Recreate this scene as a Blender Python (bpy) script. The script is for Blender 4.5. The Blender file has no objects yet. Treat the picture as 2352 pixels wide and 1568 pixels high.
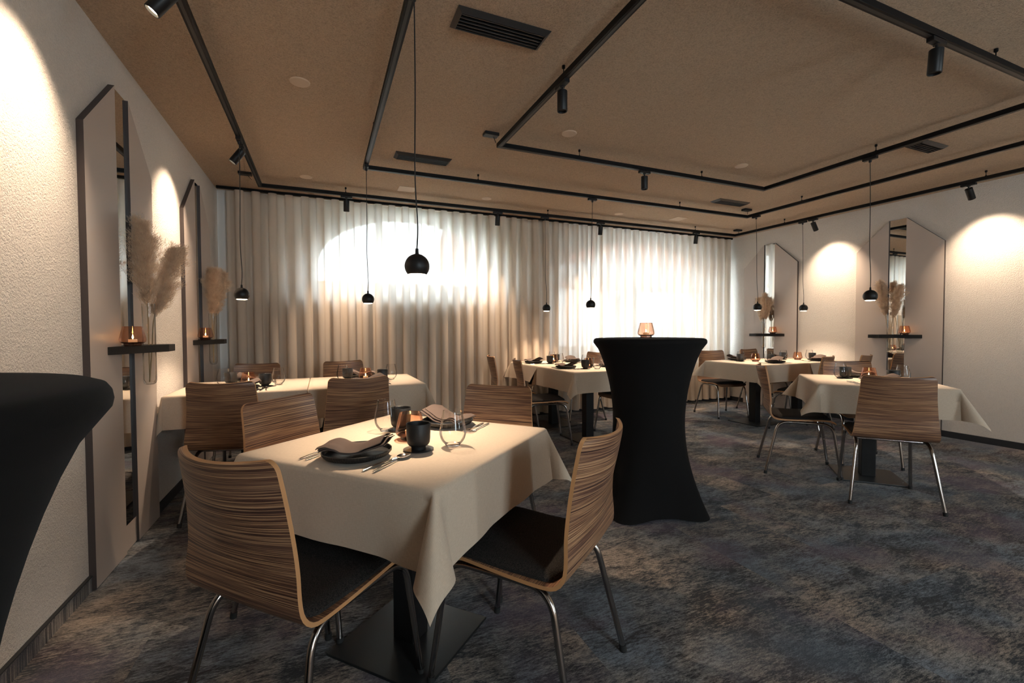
import bpy, bmesh, math, random
from mathutils import Vector, Matrix
random.seed(7)
PI = math.pi
S = bpy.context.scene
C = S.collection

# ------------------------------------------------------------------ camera
YAW, PITCH, ROLL, FPX, EYE = 0.3987, -0.0272, -0.0038, 1034.3, 1.16
cy, sy, cp, sp = math.cos(YAW), math.sin(YAW), math.cos(PITCH), math.sin(PITCH)
fwd = Vector((sy*cp, cy*cp, sp)); rg = Vector((cy, -sy, 0)); up = rg.cross(fwd)
r2 = rg*math.cos(ROLL) + up*math.sin(ROLL); u2 = up*math.cos(ROLL) - rg*math.sin(ROLL)
cam = bpy.data.cameras.new('camera'); cam.sensor_width = 36; cam.lens = 36*FPX/2352
cam.clip_start = 0.02; cam.clip_end = 200
co = bpy.data.objects.new('camera', cam); C.objects.link(co)
M = Matrix((r2, u2, -fwd)).transposed().to_4x4(); M.translation = Vector((0, 0, EYE))
co.matrix_world = M
S.camera = co
# ------------------------------------------------------------------ world, exposure
S.view_settings.view_transform = 'Standard'; S.view_settings.look = 'None'
S.view_settings.exposure = 1.35; S.view_settings.gamma = 1; S.view_settings.use_curve_mapping = False
W = bpy.data.worlds.new('daylight'); S.world = W; W.use_nodes = True
wb = W.node_tree.nodes['Background']; wb.inputs[0].default_value = (0.82, 0.94, 1.0, 1); wb.inputs[1].default_value = 12.5
S.cycles.max_bounces = 10; S.cycles.transparent_max_bounces = 24; S.cycles.transmission_bounces = 8
S.cycles.diffuse_bounces = 5; S.cycles.glossy_bounces = 4
S.cycles.sample_clamp_indirect = 4.0; S.cycles.caustics_reflective = False; S.cycles.caustics_refractive = False

WARM = (1.0, 0.77, 0.56)
P_PEND, P_WALL, P_CURT = 20.0, 33.0, 55.0

# ------------------------------------------------------------------ tagging
def tag(o, label=None, cat=None, group=None, kind=None):
    if label: o['label'] = label
    if cat: o['category'] = cat
    if group: o['group'] = group
    if kind: o['kind'] = kind
    return o
def empty(name, loc=(0, 0, 0), rz=0.0):
    o = bpy.data.objects.new(name, None); o.empty_display_size = .05
    C.objects.link(o); o.location = loc; o.rotation_euler = (0, 0, rz); return o
def copy_tree(o, parent=None):
    c = o.copy(); C.objects.link(c)
    if parent is not None: c.parent = parent
    for ch in list(o.children): copy_tree(ch, c)
    return c

# ------------------------------------------------------------------ materials
def mat(name, col=(.5, .5, .5), rough=.6, metal=0.0, spec=.5, emit=None, es=0):
    m = bpy.data.materials.new(name); m.use_nodes = True
    b = m.node_tree.nodes['Principled BSDF']
    b.inputs['Base Color'].default_value = (*col, 1); b.inputs['Roughness'].default_value = rough
    b.inputs['Metallic'].default_value = metal; b.inputs['Specular IOR Level'].default_value = spec
    if emit: b.inputs['Emission Color'].default_value = (*emit, 1); b.inputs['Emission Strength'].default_value = es
    return m
def nt(m): return m.node_tree.nodes, m.node_tree.links, m.node_tree.nodes['Principled BSDF']
def coords(m, kind='Object', scale=(1, 1, 1), rot=(0, 0, 0)):
    N, L, _ = nt(m) if 'Principled BSDF' in m.node_tree.nodes else (m.node_tree.nodes, m.node_tree.links, None)
    t = N.new('ShaderNodeTexCoord'); mp = N.new('ShaderNodeMapping')
    mp.inputs['Scale'].default_value = scale; mp.inputs['Rotation'].default_value = rot
    L.new(t.outputs[kind], mp.inputs[0]); return mp.outputs[0]
def noise(m, vec, scale, detail=3, rough=.5, dist=0):
    N, L = m.node_tree.nodes, m.node_tree.links
    n = N.new('ShaderNodeTexNoise'); n.inputs['Scale'].default_value = scale; n.inputs['Detail'].default_value = detail
    n.inputs['Roughness'].default_value = rough; n.inputs['Distortion'].default_value = dist
    L.new(vec, n.inputs['Vector']); return n.outputs['Fac']
def ramp(m, fac, stops, interp='LINEAR'):
    N, L = m.node_tree.nodes, m.node_tree.links
    r = N.new('ShaderNodeValToRGB'); r.color_ramp.interpolation = interp
    while len(r.color_ramp.elements) < len(stops): r.color_ramp.elements.new(.5)
    for e, (p, c) in zip(r.color_ramp.elements, stops):
        e.position = p; e.color = (*c, 1) if len(c) == 3 else c
    L.new(fac, r.inputs[0]); return r.outputs[0]
def mix(m, fac, a, b, mode='MIX'):
    N, L = m.node_tree.nodes, m.node_tree.links
    x = N.new('ShaderNodeMix'); x.data_type = 'RGBA'; x.blend_type = mode
    for s, v in ((x.inputs['Factor'], fac), (x.inputs['A'], a), (x.inputs['B'], b)):
        if isinstance(v, (int, float)): s.default_value = v
        elif isinstance(v, tuple): s.default_value = (*v, 1)
        else: L.new(v, s)
    return x.outputs['Result']
def bump(m, h, strength=.5, dist=.01):
    N, L, B = nt(m); b = N.new('ShaderNodeBump'); b.inputs['Strength'].default_value = strength
    b.inputs['Distance'].default_value = dist; L.new(h, b.inputs['Height']); L.new(b.outputs[0], B.inputs['Normal'])

def stucco(name, col, scale=75, strength=.7, dist=.006, spk=.10):
    m = mat(name, col, .95, spec=.12); v = coords(m)
    h = noise(m, v, scale, 4, .62, .15); h2 = noise(m, v, scale*.3, 2, .5); h3 = noise(m, v, scale*2.3, 2, .5)
    N, L, B = nt(m)
    k = mix(m, .12, mix(m, .32, h, h3), h2)
    cc_ = ramp(m, k, [(.36, tuple(c*(1-spk*1.6) for c in col)), (.5, col), (.64, tuple(min(1, c*(1+spk)) for c in col))])
    L.new(cc_, B.inputs['Base Color']); bump(m, ramp(m, k, [(.33, (0, 0, 0)), (.62, (1, 1, 1))]), strength, dist); return m
M_wall = stucco('wall_stucco', (.74, .675, .61), 105, .8, .0055, .05)
M_ceil = stucco('ceiling_stucco', (.55, .405, .285), 135, .85, .006, .18)
M_reveal = mat('white_plaster', (.80, .80, .79), .9)
M_panel = mat('taupe_panel', (.50, .425, .375), .42, spec=.35)
M_edge = mat('brown_panel_edge', (.050, .037, .034), .5)
M_mirror = mat('mirror_glass', (.86, .88, .88), .015, 1.0)
M_black = mat('matte_black_metal', (.008, .008, .0085), .45, spec=.3)
M_track = mat('track_black', (.004, .004, .0045), .5, spec=.16)
M_groove = mat('track_groove', (.03, .028, .026), .5, .3)
M_cable = mat('cable_black', (.01, .01, .01), .7)
M_chrome = mat('chrome_tube', (.40, .375, .36), .17, 1.0)
M_steel = mat('cutlery_steel', (.78, .76, .74), .12, 1.0)
M_rubber = mat('rubber_black', (.01, .01, .01), .8)
M_shelf = mat('black_shelf', (.009, .008, .0075), .5, spec=.3)
M_ceramic = mat('black_ceramic', (.012, .0115, .0115), .45, spec=.4)
M_cup = mat('charcoal_stoneware', (.013, .0125, .0125), .5, spec=.35)
v = coords(M_cup, scale=(1, 1, 1)); bump(M_cup, noise(M_cup, v, 260, 3), .12, .001)
M_wax = mat('candle_wax', (.85, .78, .66), .5, emit=(1, .55, .22), es=.12)
M_flame = mat('flame', (1, .7, .3), .5, emit=(1, .62, .24), es=30)
M_lampface = mat('lamp_face', (1, .9, .75), .5, emit=(1, .80, .55), es=14)
M_gold = mat('lamp_inner', (.75, .62, .45), .35, .3)
M_base = mat('plate_steel_black', (.030, .032, .033), .34, .55)
v = coords(M_base); bump(M_base, noise(M_base, v, 220, 2), .12, .001)
M_cover = mat('black_stretch_fabric', (.0085, .0080, .0080), .9, spec=.08)
M_cover.node_tree.nodes['Principled BSDF'].inputs['Sheen Weight'].default_value = .02
v = coords(M_cover); bump(M_cover, noise(M_cover, v, 600, 2), .15, .001)
M_vent = mat('vent_black', (.012, .012, .012), .5)
M_ventrim = mat('vent_trim', (.05, .047, .045), .35, .5)
M_frame = mat('window_frame_grey', (.30, .30, .30), .5)
M_base_b = mat('baseboard_dark', (.020, .021, .024), .7)
M_stalk = mat('pampas_stalk', (.42, .30, .17), .7)
M_plume = mat('pampas_plume', (.56, .43, .33), .9, spec=.05)
N, L, B = nt(M_plume)
v = coords(M_plume); c_ = ramp(M_plume, noise(M_plume, v, 28, 3), [(.3, (.70, .52, .37)), (.7, (.95, .80, .62))])
L.new(c_, B.inputs['Base Color'])
tr = N.new('ShaderNodeBsdfTranslucent'); L.new(c_, tr.inputs[0]); ms = N.new('ShaderNodeMixShader'); ms.inputs[0].default_value = .45
L.new(B.outputs[0], ms.inputs[1]); L.new(tr.outputs[0], ms.inputs[2]); L.new(ms.outputs[0], N['Material Output'].inputs[0])
M_cap = mat('painted_cap', (.62, .47, .34), .7)
M_hedge = mat('hedge_green', (.05, .10, .05), .8)
M_brick = mat('terracotta', (.28, .10, .06), .8)
M_ground = mat('terrace_stone', (.35, .36, .37), .9)

# cloth (linen weave)
M_cloth = mat('linen_cloth', (.52, .42, .32), .9, spec=.1)
N, L, B = nt(M_cloth); B.inputs['Sheen Weight'].default_value = .12
uv = coords(M_cloth, 'UV')
def weave(m, vec, a, b):
    N, L = m.node_tree.nodes, m.node_tree.links
    mp = N.new('ShaderNodeMapping'); mp.inputs['Scale'].default_value = (a, b, 1); L.new(vec, mp.inputs[0])
    return noise(m, mp.outputs[0], 1, 2)
wv = mix(M_cloth, .5, weave(M_cloth, uv, 900, 60), weave(M_cloth, uv, 60, 900))
cc = ramp(M_cloth, wv, [(.38, (.475, .385, .295)), (.62, (.565, .465, .36))])
L.new(cc, B.inputs['Base Color']); bump(M_cloth, wv, .25, .001)
# napkin
M_nap = mat('napkin_taupe', (.105, .078, .067), .92, spec=.08)
v = coords(M_nap); bump(M_nap, noise(M_nap, v, 500, 2), .2, .001)
# seat pad felt
M_felt = mat('felt_charcoal', (.024, .022, .022), .95, spec=.1)
N, L, B = nt(M_felt); v = coords(M_felt)
L.new(ramp(M_felt, noise(M_felt, v, 320, 3), [(.35, (.014, .013, .013)), (.7, (.046, .040, .036))]), B.inputs['Base Color'])
# zebrano laminate
M_zeb = mat('zebrano_laminate', (.3, .2, .1), .38, spec=.4)
N, L, B = nt(M_zeb); uv = coords(M_zeb, 'UV')
obi = N.new('ShaderNodeObjectInfo'); cmb = N.new('ShaderNodeVectorMath'); cmb.operation = 'ADD'
mu = N.new('ShaderNodeMath'); mu.operation = 'MULTIPLY'; mu.inputs[1].default_value = 17.0
L.new(obi.outputs['Random'], mu.inputs[0]); L.new(uv, cmb.inputs[0]); L.new(mu.outputs[0], cmb.inputs[1])
def strech(m, vec, sx, sy_, sc, det=3, dist=0.0):
    N, L = m.node_tree.nodes, m.node_tree.links
    mp = N.new('ShaderNodeMapping'); mp.inputs['Scale'].default_value = (sx, sy_, 1); L.new(vec, mp.inputs[0])
    return noise(m, mp.outputs[0], sc, det, .6, dist)
z1 = strech(M_zeb, cmb.outputs[0], 1.5, 170, 1.6, 4); z2 = strech(M_zeb, cmb.outputs[0], 2.6, 370, 1.5, 2); z3 = strech(M_zeb, cmb.outputs[0], .8, 14, 1, 2)
zz = mix(M_zeb, .5, z1, z2)
zc = ramp(M_zeb, zz, [(.40, (.045, .021, .016)), (.455, (.115, .050, .032)), (.50, (.24, .12, .064)), (.60, (.55, .32, .165))])
zc = mix(M_zeb, ramp(M_zeb, z3, [(.4, (0, 0, 0)), (.7, (.4, .4, .4))]), zc, (.13, .07, .055))
L.new(zc, B.inputs['Base Color'])
M_ply = mat('plywood_edge', (.55, .28, .12), .45)
N, L, B = nt(M_ply); v = coords(M_ply, 'UV'); 
# carpet
M_carpet = mat('carpet_distressed', (.1, .1, .1), .97, spec=.08)
N, L, B = nt(M_carpet); B.inputs['Sheen Weight'].default_value = .05
vo = coords(M_carpet)
br = N.new('ShaderNodeTexBrick'); br.inputs['Scale'].default_value = 1; br.inputs['Brick Width'].default_value = 1.0
br.inputs['Row Height'].default_value = .5; br.inputs['Mortar Size'].default_value = 0; br.offset = .5
br.inputs['Color1'].default_value = (0, 0, 0, 1); br.inputs['Color2'].default_value = (1, 1, 1, 1)
mp = N.new('ShaderNodeMapping'); mp.inputs['Rotation'].default_value = (0, 0, PI/2); mp.inputs['Location'].default_value = (.16, .12, 0)
L.new(vo, mp.inputs[0]); L.new(mp.outputs[0], br.inputs['Vector'])
sc = N.new('ShaderNodeVectorMath'); sc.operation = 'SCALE'; sc.inputs['Scale'].default_value = 1.2; gt = N.new('ShaderNodeMath'); gt.operation = 'GREATER_THAN'; gt.inputs[1].default_value = .66; L.new(br.outputs['Color'], gt.inputs[0]); L.new(gt.outputs[0], sc.inputs[0])
ad = N.new('ShaderNodeVectorMath'); ad.operation = 'ADD'; L.new(vo, ad.inputs[0]); L.new(sc.outputs[0], ad.inputs[1]); V = ad.outputs[0]
big = strech(M_carpet, V, .9, 1.5, 1.7, 6); med = strech(M_carpet, V, 2.6, 6.5, 2.2, 6, .5)
fine = strech(M_carpet, V, 15, 62, 1.8, 5, .4); fine2 = strech(M_carpet, vo, 60, 230, 1.6, 3); grain = noise(M_carpet, vo, 380, 2)
hue = strech(M_carpet, V, 1, 1, 1.5, 4); hue2 = noise(M_carpet, V, 2.4, 4)
m1 = mix(M_carpet, .52, big, med); m2 = mix(M_carpet, .40, m1, fine); m2 = mix(M_carpet, .16, m2, fine2)
base = ramp(M_carpet, hue, [(.38, (.032, .039, .047)), (.5, (.036, .036, .038)), (.62, (.048, .036, .036))])
lite = ramp(M_carpet, hue2, [(.38, (.18, .205, .235)), (.50, (.275, .255, .235)), (.62, (.38, .305, .245))])
mask = ramp(M_carpet, m2, [(.45, (0, 0, 0)), (.505, (.42, .42, .42)), (.575, (1, 1, 1))])
cc = mix(M_carpet, mask, base, lite)
pur = ramp(M_carpet, noise(M_carpet, vo, 1.9, 4), [(.52, (0, 0, 0)), (.66, (.6, .6, .6))])
cc = mix(M_carpet, pur, cc, (.115, .083, .113))
blu = ramp(M_carpet, noise(M_carpet, V, 1.4, 4), [(.52, (0, 0, 0)), (.68, (.55, .55, .55))])
cc = mix(M_carpet, blu, cc, (.085, .112, .140))
gm = ramp(M_carpet, mix(M_carpet, .5, grain, fine2), [(.36, (.6, .6, .6)), (.64, (1.35, 1.35, 1.35))])
cc = mix(M_carpet, 1.0, cc, gm, 'MULTIPLY')
L.new(cc, B.inputs['Base Color']); bump(M_carpet, mix(M_carpet, .5, fine, grain), .5, .004)

# sheer curtain
M_curtain = bpy.data.materials.new('sheer_curtain'); M_curtain.use_nodes = True
N, L = M_curtain.node_tree.nodes, M_curtain.node_tree.links
N.remove(N['Principled BSDF'])
df = N.new('ShaderNodeBsdfDiffuse'); df.inputs[0].default_value = (.70, .575, .46, 1)
tl = N.new('ShaderNodeBsdfTranslucent'); tl.inputs[0].default_value = (.68, .65, .61, 1)
tp = N.new('ShaderNodeBsdfTransparent')
a = N.new('ShaderNodeMixShader'); a.inputs[0].default_value = .33; L.new(df.outputs[0], a.inputs[1]); L.new(tl.outputs[0], a.inputs[2])
b = N.new('ShaderNodeMixShader'); b.inputs[0].default_value = .022; L.new(a.outputs[0], b.inputs[1]); L.new(tp.outputs[0], b.inputs[2])
L.new(b.outputs[0], N['Material Output'].inputs[0])

def thin_glass(name, col, rough=.02, boost=1.0):
    m = bpy.data.materials.new(name); m.use_nodes = True
    N, L = m.node_tree.nodes, m.node_tree.links; N.remove(N['Principled BSDF'])
    t = N.new('ShaderNodeBsdfTransparent'); t.inputs[0].default_value = (*col, 1)
    g = N.new('ShaderNodeBsdfGlossy'); g.inputs['Roughness'].default_value = rough
    lw = N.new('ShaderNodeLayerWeight'); lw.inputs[0].default_value = .17
    mm = N.new('ShaderNodeMath'); mm.operation = 'MULTIPLY_ADD'; mm.inputs[1].default_value = boost; mm.inputs[2].default_value = .035; mm.use_clamp = True
    L.new(lw.outputs['Fresnel'], mm.inputs[0])
    x = N.new('ShaderNodeMixShader'); L.new(mm.outputs[0], x.inputs[0]); L.new(t.outputs[0], x.inputs[1]); L.new(g.outputs[0], x.inputs[2])
    L.new(x.outputs[0], N['Material Output'].inputs[0]); return m
M_glass = thin_glass('clear_glass', (.965, .96, .955), .07, .75)
M_vase = thin_glass('vase_glass', (.96, .96, .95), .02, .6)
M_amber = thin_glass('amber_glass', (.92, .68, .56), .03, .6)
M_smoke = thin_glass('smoked_glass_foot', (.42, .28, .23), .03, .9)
M_pane = thin_glass('window_pane', (.96, .98, .99), .0, .5)

# ------------------------------------------------------------------ mesh helpers
def obj(name, bm, m, parent=None, smooth=True, angle=40):
    me = bpy.data.meshes.new(name)
    bmesh.ops.recalc_face_normals(bm, faces=bm.faces[:]) if getattr(bm, 'fixn', True) else None
    bm.to_mesh(me); bm.free()
    ms = m if isinstance(m, (list, tuple)) else [m]
    for x in ms: me.materials.append(x)
    if smooth:
        for p in me.polygons: p.use_smooth = True
        try: me.set_sharp_from_angle(angle=math.radians(angle))
        except Exception: pass
    o = bpy.data.objects.new(name, me); C.objects.link(o)
    if parent is not None: o.parent = parent
    return o
class BM:
    pass
def nb(): return bmesh.new()
def box(bm, x0, x1, y0, y1, z0, z1, mtx=None):
    vs = [bm.verts.new((x, y, z)) for x in (x0, x1) for y in (y0, y1) for z in (z0, z1)]
    if mtx: 
        for q in vs: q.co = mtx @ q.co
    fs = []
    for idx in ((0, 1, 3, 2), (4, 6, 7, 5), (0, 4, 5, 1), (2, 3, 7, 6), (0, 2, 6, 4), (1, 5, 7, 3)):
        fs.append(bm.faces.new([vs[i] for i in idx]))
    return vs, fs
def bevel(bm, w, seg=2):
    bmesh.ops.bevel(bm, geom=bm.edges[:], offset=w, segments=seg, affect='EDGES', profile=.6)
    return bm
def bbox(x0, x1, y0, y1, z0, z1, bw=.003, seg=2, mtx=None):
    bm = nb(); box(bm, x0, x1, y0, y1, z0, z1)
    if bw: bevel(bm, bw, seg)
    if mtx: bmesh.ops.transform(bm, matrix=mtx, verts=bm.verts[:])
    return bm
def lathe(bm, prof, n=48, rib=0, ribn=0, cx=0, cy_=0, cap=True, ribz=None):
    rings = []
    for (r, z) in prof:
        ring = []
        if r < 1e-6:
            ring = [bm.verts.new((cx, cy_, z))]
        else:
            for i in range(n):
                a = 2*PI*i/n; rr = r
                if rib and ribz and ribz[0] <= z <= ribz[1]: rr = r + rib*math.cos(a*ribn)
                ring.append(bm.verts.new((cx+rr*math.cos(a), cy_+rr*math.sin(a), z)))
        rings.append(ring)
    for A, B_ in zip(rings, rings[1:]):
        for i in range(n):
            j = (i+1) % n
            if len(A) == 1 and len(B_) == 1: continue
            if len(A) == 1: bm.faces.new((A[0], B_[i], B_[j]))
            elif len(B_) == 1: bm.faces.new((A[i], A[j], B_[0]))
            else: bm.faces.new((A[i], A[j], B_[j], B_[i]))
    return bm
def tube(bm, pts, r, n=10, caps=True, rr=None):
    pts = [Vector(p) for p in pts]; rings = []
    t0 = (pts[1]-pts[0]).normalized(); nn = t0.orthogonal().normalized()
    for i, p in enumerate(pts):
        if i == 0: t = pts[1]-pts[0]
        elif i == len(pts)-1: t = pts[-1]-pts[-2]
        else: t = (pts[i+1]-pts[i]).normalized()+(pts[i]-pts[i-1]).normalized()
        t.normalize(); nn = (nn - t*nn.dot(t)).normalized(); b_ = t.cross(nn)
        R_ = rr[i] if rr else r
        rings.append([bm.verts.new(p + (nn*math.cos(2*PI*k/n)+b_*math.sin(2*PI*k/n))*R_) for k in range(n)])
    for A, B_ in zip(rings, rings[1:]):
        for k in range(n): bm.faces.new((A[k], A[(k+1) % n], B_[(k+1) % n], B_[k]))
    if caps: bm.faces.new(rings[0][::-1]); bm.faces.new(rings[-1])
    return bm
def rounded(pts, rad, seg=8):
    pts = [Vector(p) for p in pts]; out = [pts[0]]
    for i in range(1, len(pts)-1):
        a, b_, c = pts[i-1], pts[i], pts[i+1]
        d1 = (a-b_).normalized(); d2 = (c-b_).normalized()
        R = rad if not isinstance(rad, (list, tuple)) else rad[i-1]
        p0 = b_+d1*R; p2 = b_+d2*R
        for k in range(seg+1):
            t = k/seg; out.append(p0*(1-t)**2 + b_*2*t*(1-t) + p2*t*t)
    out.append(pts[-1]); return out
def catmull(P, n=6):
    P = [Vector(p) for p in P]; Q = [P[0]*2-P[1]] + P + [P[-1]*2-P[-2]]; out = []
    for i in range(1, len(Q)-2):
        for k in range(n):
            t = k/n; p0, p1, p2, p3 = Q[i-1:i+3]
            out.append(.5*((2*p1)+(p2-p0)*t+(2*p0-5*p1+4*p2-p3)*t*t+(3*p1-p0-3*p2+p3)*t**3))
    out.append(P[-1]); return out
def lerp(a, b_, t): return a+(b_-a)*t
def smooth(t): t = max(0, min(1, t)); return t*t*(3-2*t)

# ------------------------------------------------------------------ room
XL, XR, YB, YW, ZC = -.974, 6.094, -2.2, 5.45, 2.604
def plane_box(name, a, m):
    bm = nb(); box(bm, *a); o = obj(name, bm, m, smooth=False); tag(o, kind='structure'); return o
plane_box('floor', (XL-.2, XR+.2, YB-.2, YW+.4, -.1, 0), M_carpet)
plane_box('ceiling', (XL-.2, XR+.2, YB-.2, YW+.4, ZC, ZC+.1), M_ceil)
plane_box('wall_left', (XL-.2, XL, YB-.2, YW+.4, 0, ZC), M_wall)
plane_box('wall_right', (XR, XR+.2, YB-.2, YW+.4, 0, ZC), M_wall)
bm = nb()
for a_ in ((XL, .8, 0, ZC), (.8, 1.5, 0, .85), (.8, 1.5, 2.3, ZC), (1.5, 4.1, 0, ZC), (4.1, 4.8, 0, .85), (4.1, 4.8, 2.3, ZC), (4.8, XR, 0, ZC)):
    box(bm, a_[0], a_[1], YB-.2, YB, a_[2], a_[3])
tag(obj('wall_back', bm, M_wall, smooth=False), kind='structure')
for i, (a_, b_) in enumerate(((.8, 1.5), (4.1, 4.8))):  # added windows behind the camera, put in to let daylight fill the room
    r = empty('window_%d' % (i+3), ((a_+b_)/2, YB-.1, .85)); tag(r, kind='structure')
    f = nb(); hw_ = (b_-a_)/2
    for q in ((-hw_, -hw_+.05), (-.03, .03), (hw_-.05, hw_)): box(f, q[0], q[1], -.03, .03, 0, 1.45)
    box(f, -hw_, hw_, -.028, .028, 0, .05); box(f, -hw_, hw_, -.028, .028, 1.4, 1.45); obj('window_frame', f, M_frame, r, smooth=False)
    obj('window_pane', bbox(-hw_+.04, hw_-.04, -.004, .004, .04, 1.41, 0), M_pane, r, smooth=False)
# window wall with two arched openings
WIN = [(-.07, 2.10, 1.665, 1.92, .62), (3.12, 5.92, .84, 1.95, .56)]     # x0,x1,sill,spring,rise
def topz(w, x):
    x0, x1, s, sp_, ri = w; c = (x0+x1)/2; h = (x1-x0)/2
    return min(2.53, sp_ + ri*math.sqrt(max(0, 1-((x-c)/h)**2)))
bm = nb(); segs = []; NX = 44
xs = [XL]
for w in WIN:
    for i in range(NX+1): xs.append(w[0]+(w[1]-w[0])*(0.5-0.5*math.cos(PI*i/NX)))
xs.append(XR)
def inwin(a, b_):
    m_ = (a+b_)/2
    for w in WIN:
        if w[0] < m_ < w[1]: return w
    return None
T = .33; TN = .24
NICHE = [(-.50, 2.60, 1.56, 2.56), (2.86, 6.06, .78, 2.56)]
def wpr(xa, xb, y0, y1, z0a, z0b, z1a, z1b):
    vs = []
    for (x, z0, z1) in ((xa, z0a, z1a), (xb, z0b, z1b)):
        for y in (y0, y1):
            for z in (z0, z1): vs.append(bm.verts.new((x, y, z)))
    for idx in ((0, 1, 5, 4), (2, 6, 7, 3), (0, 4, 6, 2), (1, 3, 7, 5), (0, 2, 3, 1), (4, 5, 7, 6)):
        bm.faces.new([vs[i] for i in idx])
# outer skin with the arches
for a, b_ in zip(xs, xs[1:]):
    w = inwin(a, b_)
    if w is None: wpr(a, b_, YW+TN, YW+T, 0, 0, ZC, ZC)
    else: wpr(a, b_, YW+TN, YW+T, 0, 0, w[2], w[2]); wpr(a, b_, YW+TN, YW+T, topz(w, a), topz(w, b_), ZC, ZC)
# inner skin with the wide niches
px_ = XL
for (a, b_, z0, z1) in NICHE:
    wpr(px_, a, YW, YW+TN, 0, 0, ZC, ZC); wpr(a, b_, YW, YW+TN, 0, 0, z0, z0); wpr(a, b_, YW, YW+TN, z1, z1, ZC, ZC); px_ = b_
wpr(px_, XR, YW, YW+TN, 0, 0, ZC, ZC)
o = obj('wall_front', bm, M_reveal, smooth=False); tag(o, kind='structure')
for i, w in enumerate(WIN):
    r = empty('window_%d' % (i+1), ((w[0]+w[1])/2, YW+T-.03, w[2])); tag(r, kind='structure')
    x0, x1, s = w[0]-r.location.x, w[1]-r.location.x, 0
    f = nb(); k = 3 if i == 0 else 4
    outer = []
    for j in range(31):
        x = lerp(w[0], w[1], .5-.5*math.cos(PI*j/30)); outer.append((x-r.location.x, topz(w, x)-w[2]))
    tube(f, [(x0, 0, 0)]+[(x_, 0, z_) for x_, z_ in outer]+[(x1, 0, 0)], .035, 6)
    box(f, x0, x1, -.03, .03, 0, .07)
    for j in range(1, k):
        x = lerp(x0, x1, j/k); box(f, x-.03, x+.03, -.03, .03, 0, topz(w, x+r.location.x)-w[2])
    if i == 1: box(f, x0, x1, -.025, .025, 1.06, 1.12)
    obj('window_frame', f, M_frame, r, smooth=False)
    g = nb(); lo = [g.verts.new((x_, .012, 0)) for x_, z_ in outer]; hi = [g.verts.new((x_, .012, z_)) for x_, z_ in outer]
    lo2 = [g.verts.new((x_, .018, 0)) for x_, z_ in outer]; hi2 = [g.verts.new((x_, .018, z_)) for x_, z_ in outer]
    for j in range(30): g.faces.new((lo[j], lo[j+1], hi[j+1], hi[j])); g.faces.new((lo2[j], hi2[j], hi2[j+1], lo2[j+1])) 
    obj('window_pane', g, M_pane, r, smooth=False)
# skirting
def skirt(name, a):
    bm = bbox(*a, bw=.002, seg=1); tag(obj(name, bm, M_base_b, smooth=False), kind='structure')
bm = bbox(XL, XL+.012, YB, 2.553, 0, .058, bw=0); box(bm, XL, XL+.014, YB, 2.553, .058, .064)
tag(obj('baseboard_left', bm, [M_carpet], smooth=False), kind='structure')
bm = nb(); box(bm, XL+.0001, XL+.0145, YB, 2.553, .064, .069); tag(obj('trim_1', bm, M_base_b, smooth=False), kind='structure')
skirt('baseboard_left_middle', (XL, XL+.012, 3.415, 4.095, 0, .065)); skirt('baseboard_left_far', (XL, XL+.012, 4.955, YW, 0, .065))
skirt('baseboard_right', (XR-.012, XR, YB, 2.63, 0, .065)); skirt('baseboard_right_middle', (XR-.012, XR, 3.47, 4.225, 0, .065))
skirt('baseboard_right_far', (XR-.012, XR, 5.08, YW, 0, .065)); skirt('baseboard_front', (XL+.012, XR-.012, YW-.012, YW, 0, .065))

# light portals only guide sampling of the sky through the openings
def portal(x, y, z, sx_, sz_, rx):
    l = bpy.data.lights.new('sky_portal', 'AREA'); l.shape = 'RECTANGLE'; l.size = sx_; l.size_y = sz_; l.cycles.is_portal = True
    o_ = bpy.data.objects.new('sky_portal', l); C.objects.link(o_); o_.location = (x, y, z); o_.rotation_euler = (rx, 0, 0)
portal(1.015, YW+.35, 2.1, 2.3, .95, -PI/2); portal(4.52, YW+.35, 1.7, 2.9, 1.75, -PI/2)
portal(1.15, YB-.21, 1.575, .7, 1.45, PI/2); portal(4.45, YB-.21, 1.575, .7, 1.45, PI/2)
# outside: terrace, hedge, pergola
o = plane_box('ground', (-12, 18, YW+.4, 30, -.4, -.3), M_ground)
bm = nb(); 
for i in range(150):
    x = random.uniform(-4.5, 3.6); y = random.uniform(8.2, 8.9); z = random.uniform(.2, 1.95)
    bmesh.ops.create_icosphere(bm, subdivisions=1, radius=random.uniform(.18, .34), matrix=Matrix.Translation((x, y, z)))
o = obj('hedge', bm, M_hedge, smooth=False); tag(o, 'green clipped hedge outside, dimly seen through the left window', 'hedge')
o.location.z = -.3
gh = empty('sky_block_house', (7.2, 11.2, -.3)); tag(gh, 'pale low garden house added outside to block sky light at the right window', 'house')  # house added to cut the sky light reaching the right window
M_render = mat('house_render', (.78, .78, .77), .9)
obj('wall', bbox(-3.4, 9.0, -.0, 3.0, 0, 3.4, .0), M_render, gh, smooth=False)
bm = nb(); rp = [(-3.8, -.5, 3.35), (9.4, -.5, 3.35), (9.4, 1.6, 4.9), (-3.8, 1.6, 4.9), (-3.8, 3.6, 3.35), (9.4, 3.6, 3.35)]
vs_ = [bm.verts.new(p) for p in rp]; bm.faces.new((vs_[0], vs_[1], vs_[2], vs_[3])); bm.faces.new((vs_[3], vs_[2], vs_[5], vs_[4])); bm.faces.new((vs_[0], vs_[4], vs_[5], vs_[1])); bm.faces.new((vs_[0], vs_[3], vs_[4])); bm.faces.new((vs_[1], vs_[5], vs_[2]))
obj('roof', bm, M_brick, gh, smooth=False)
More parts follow.
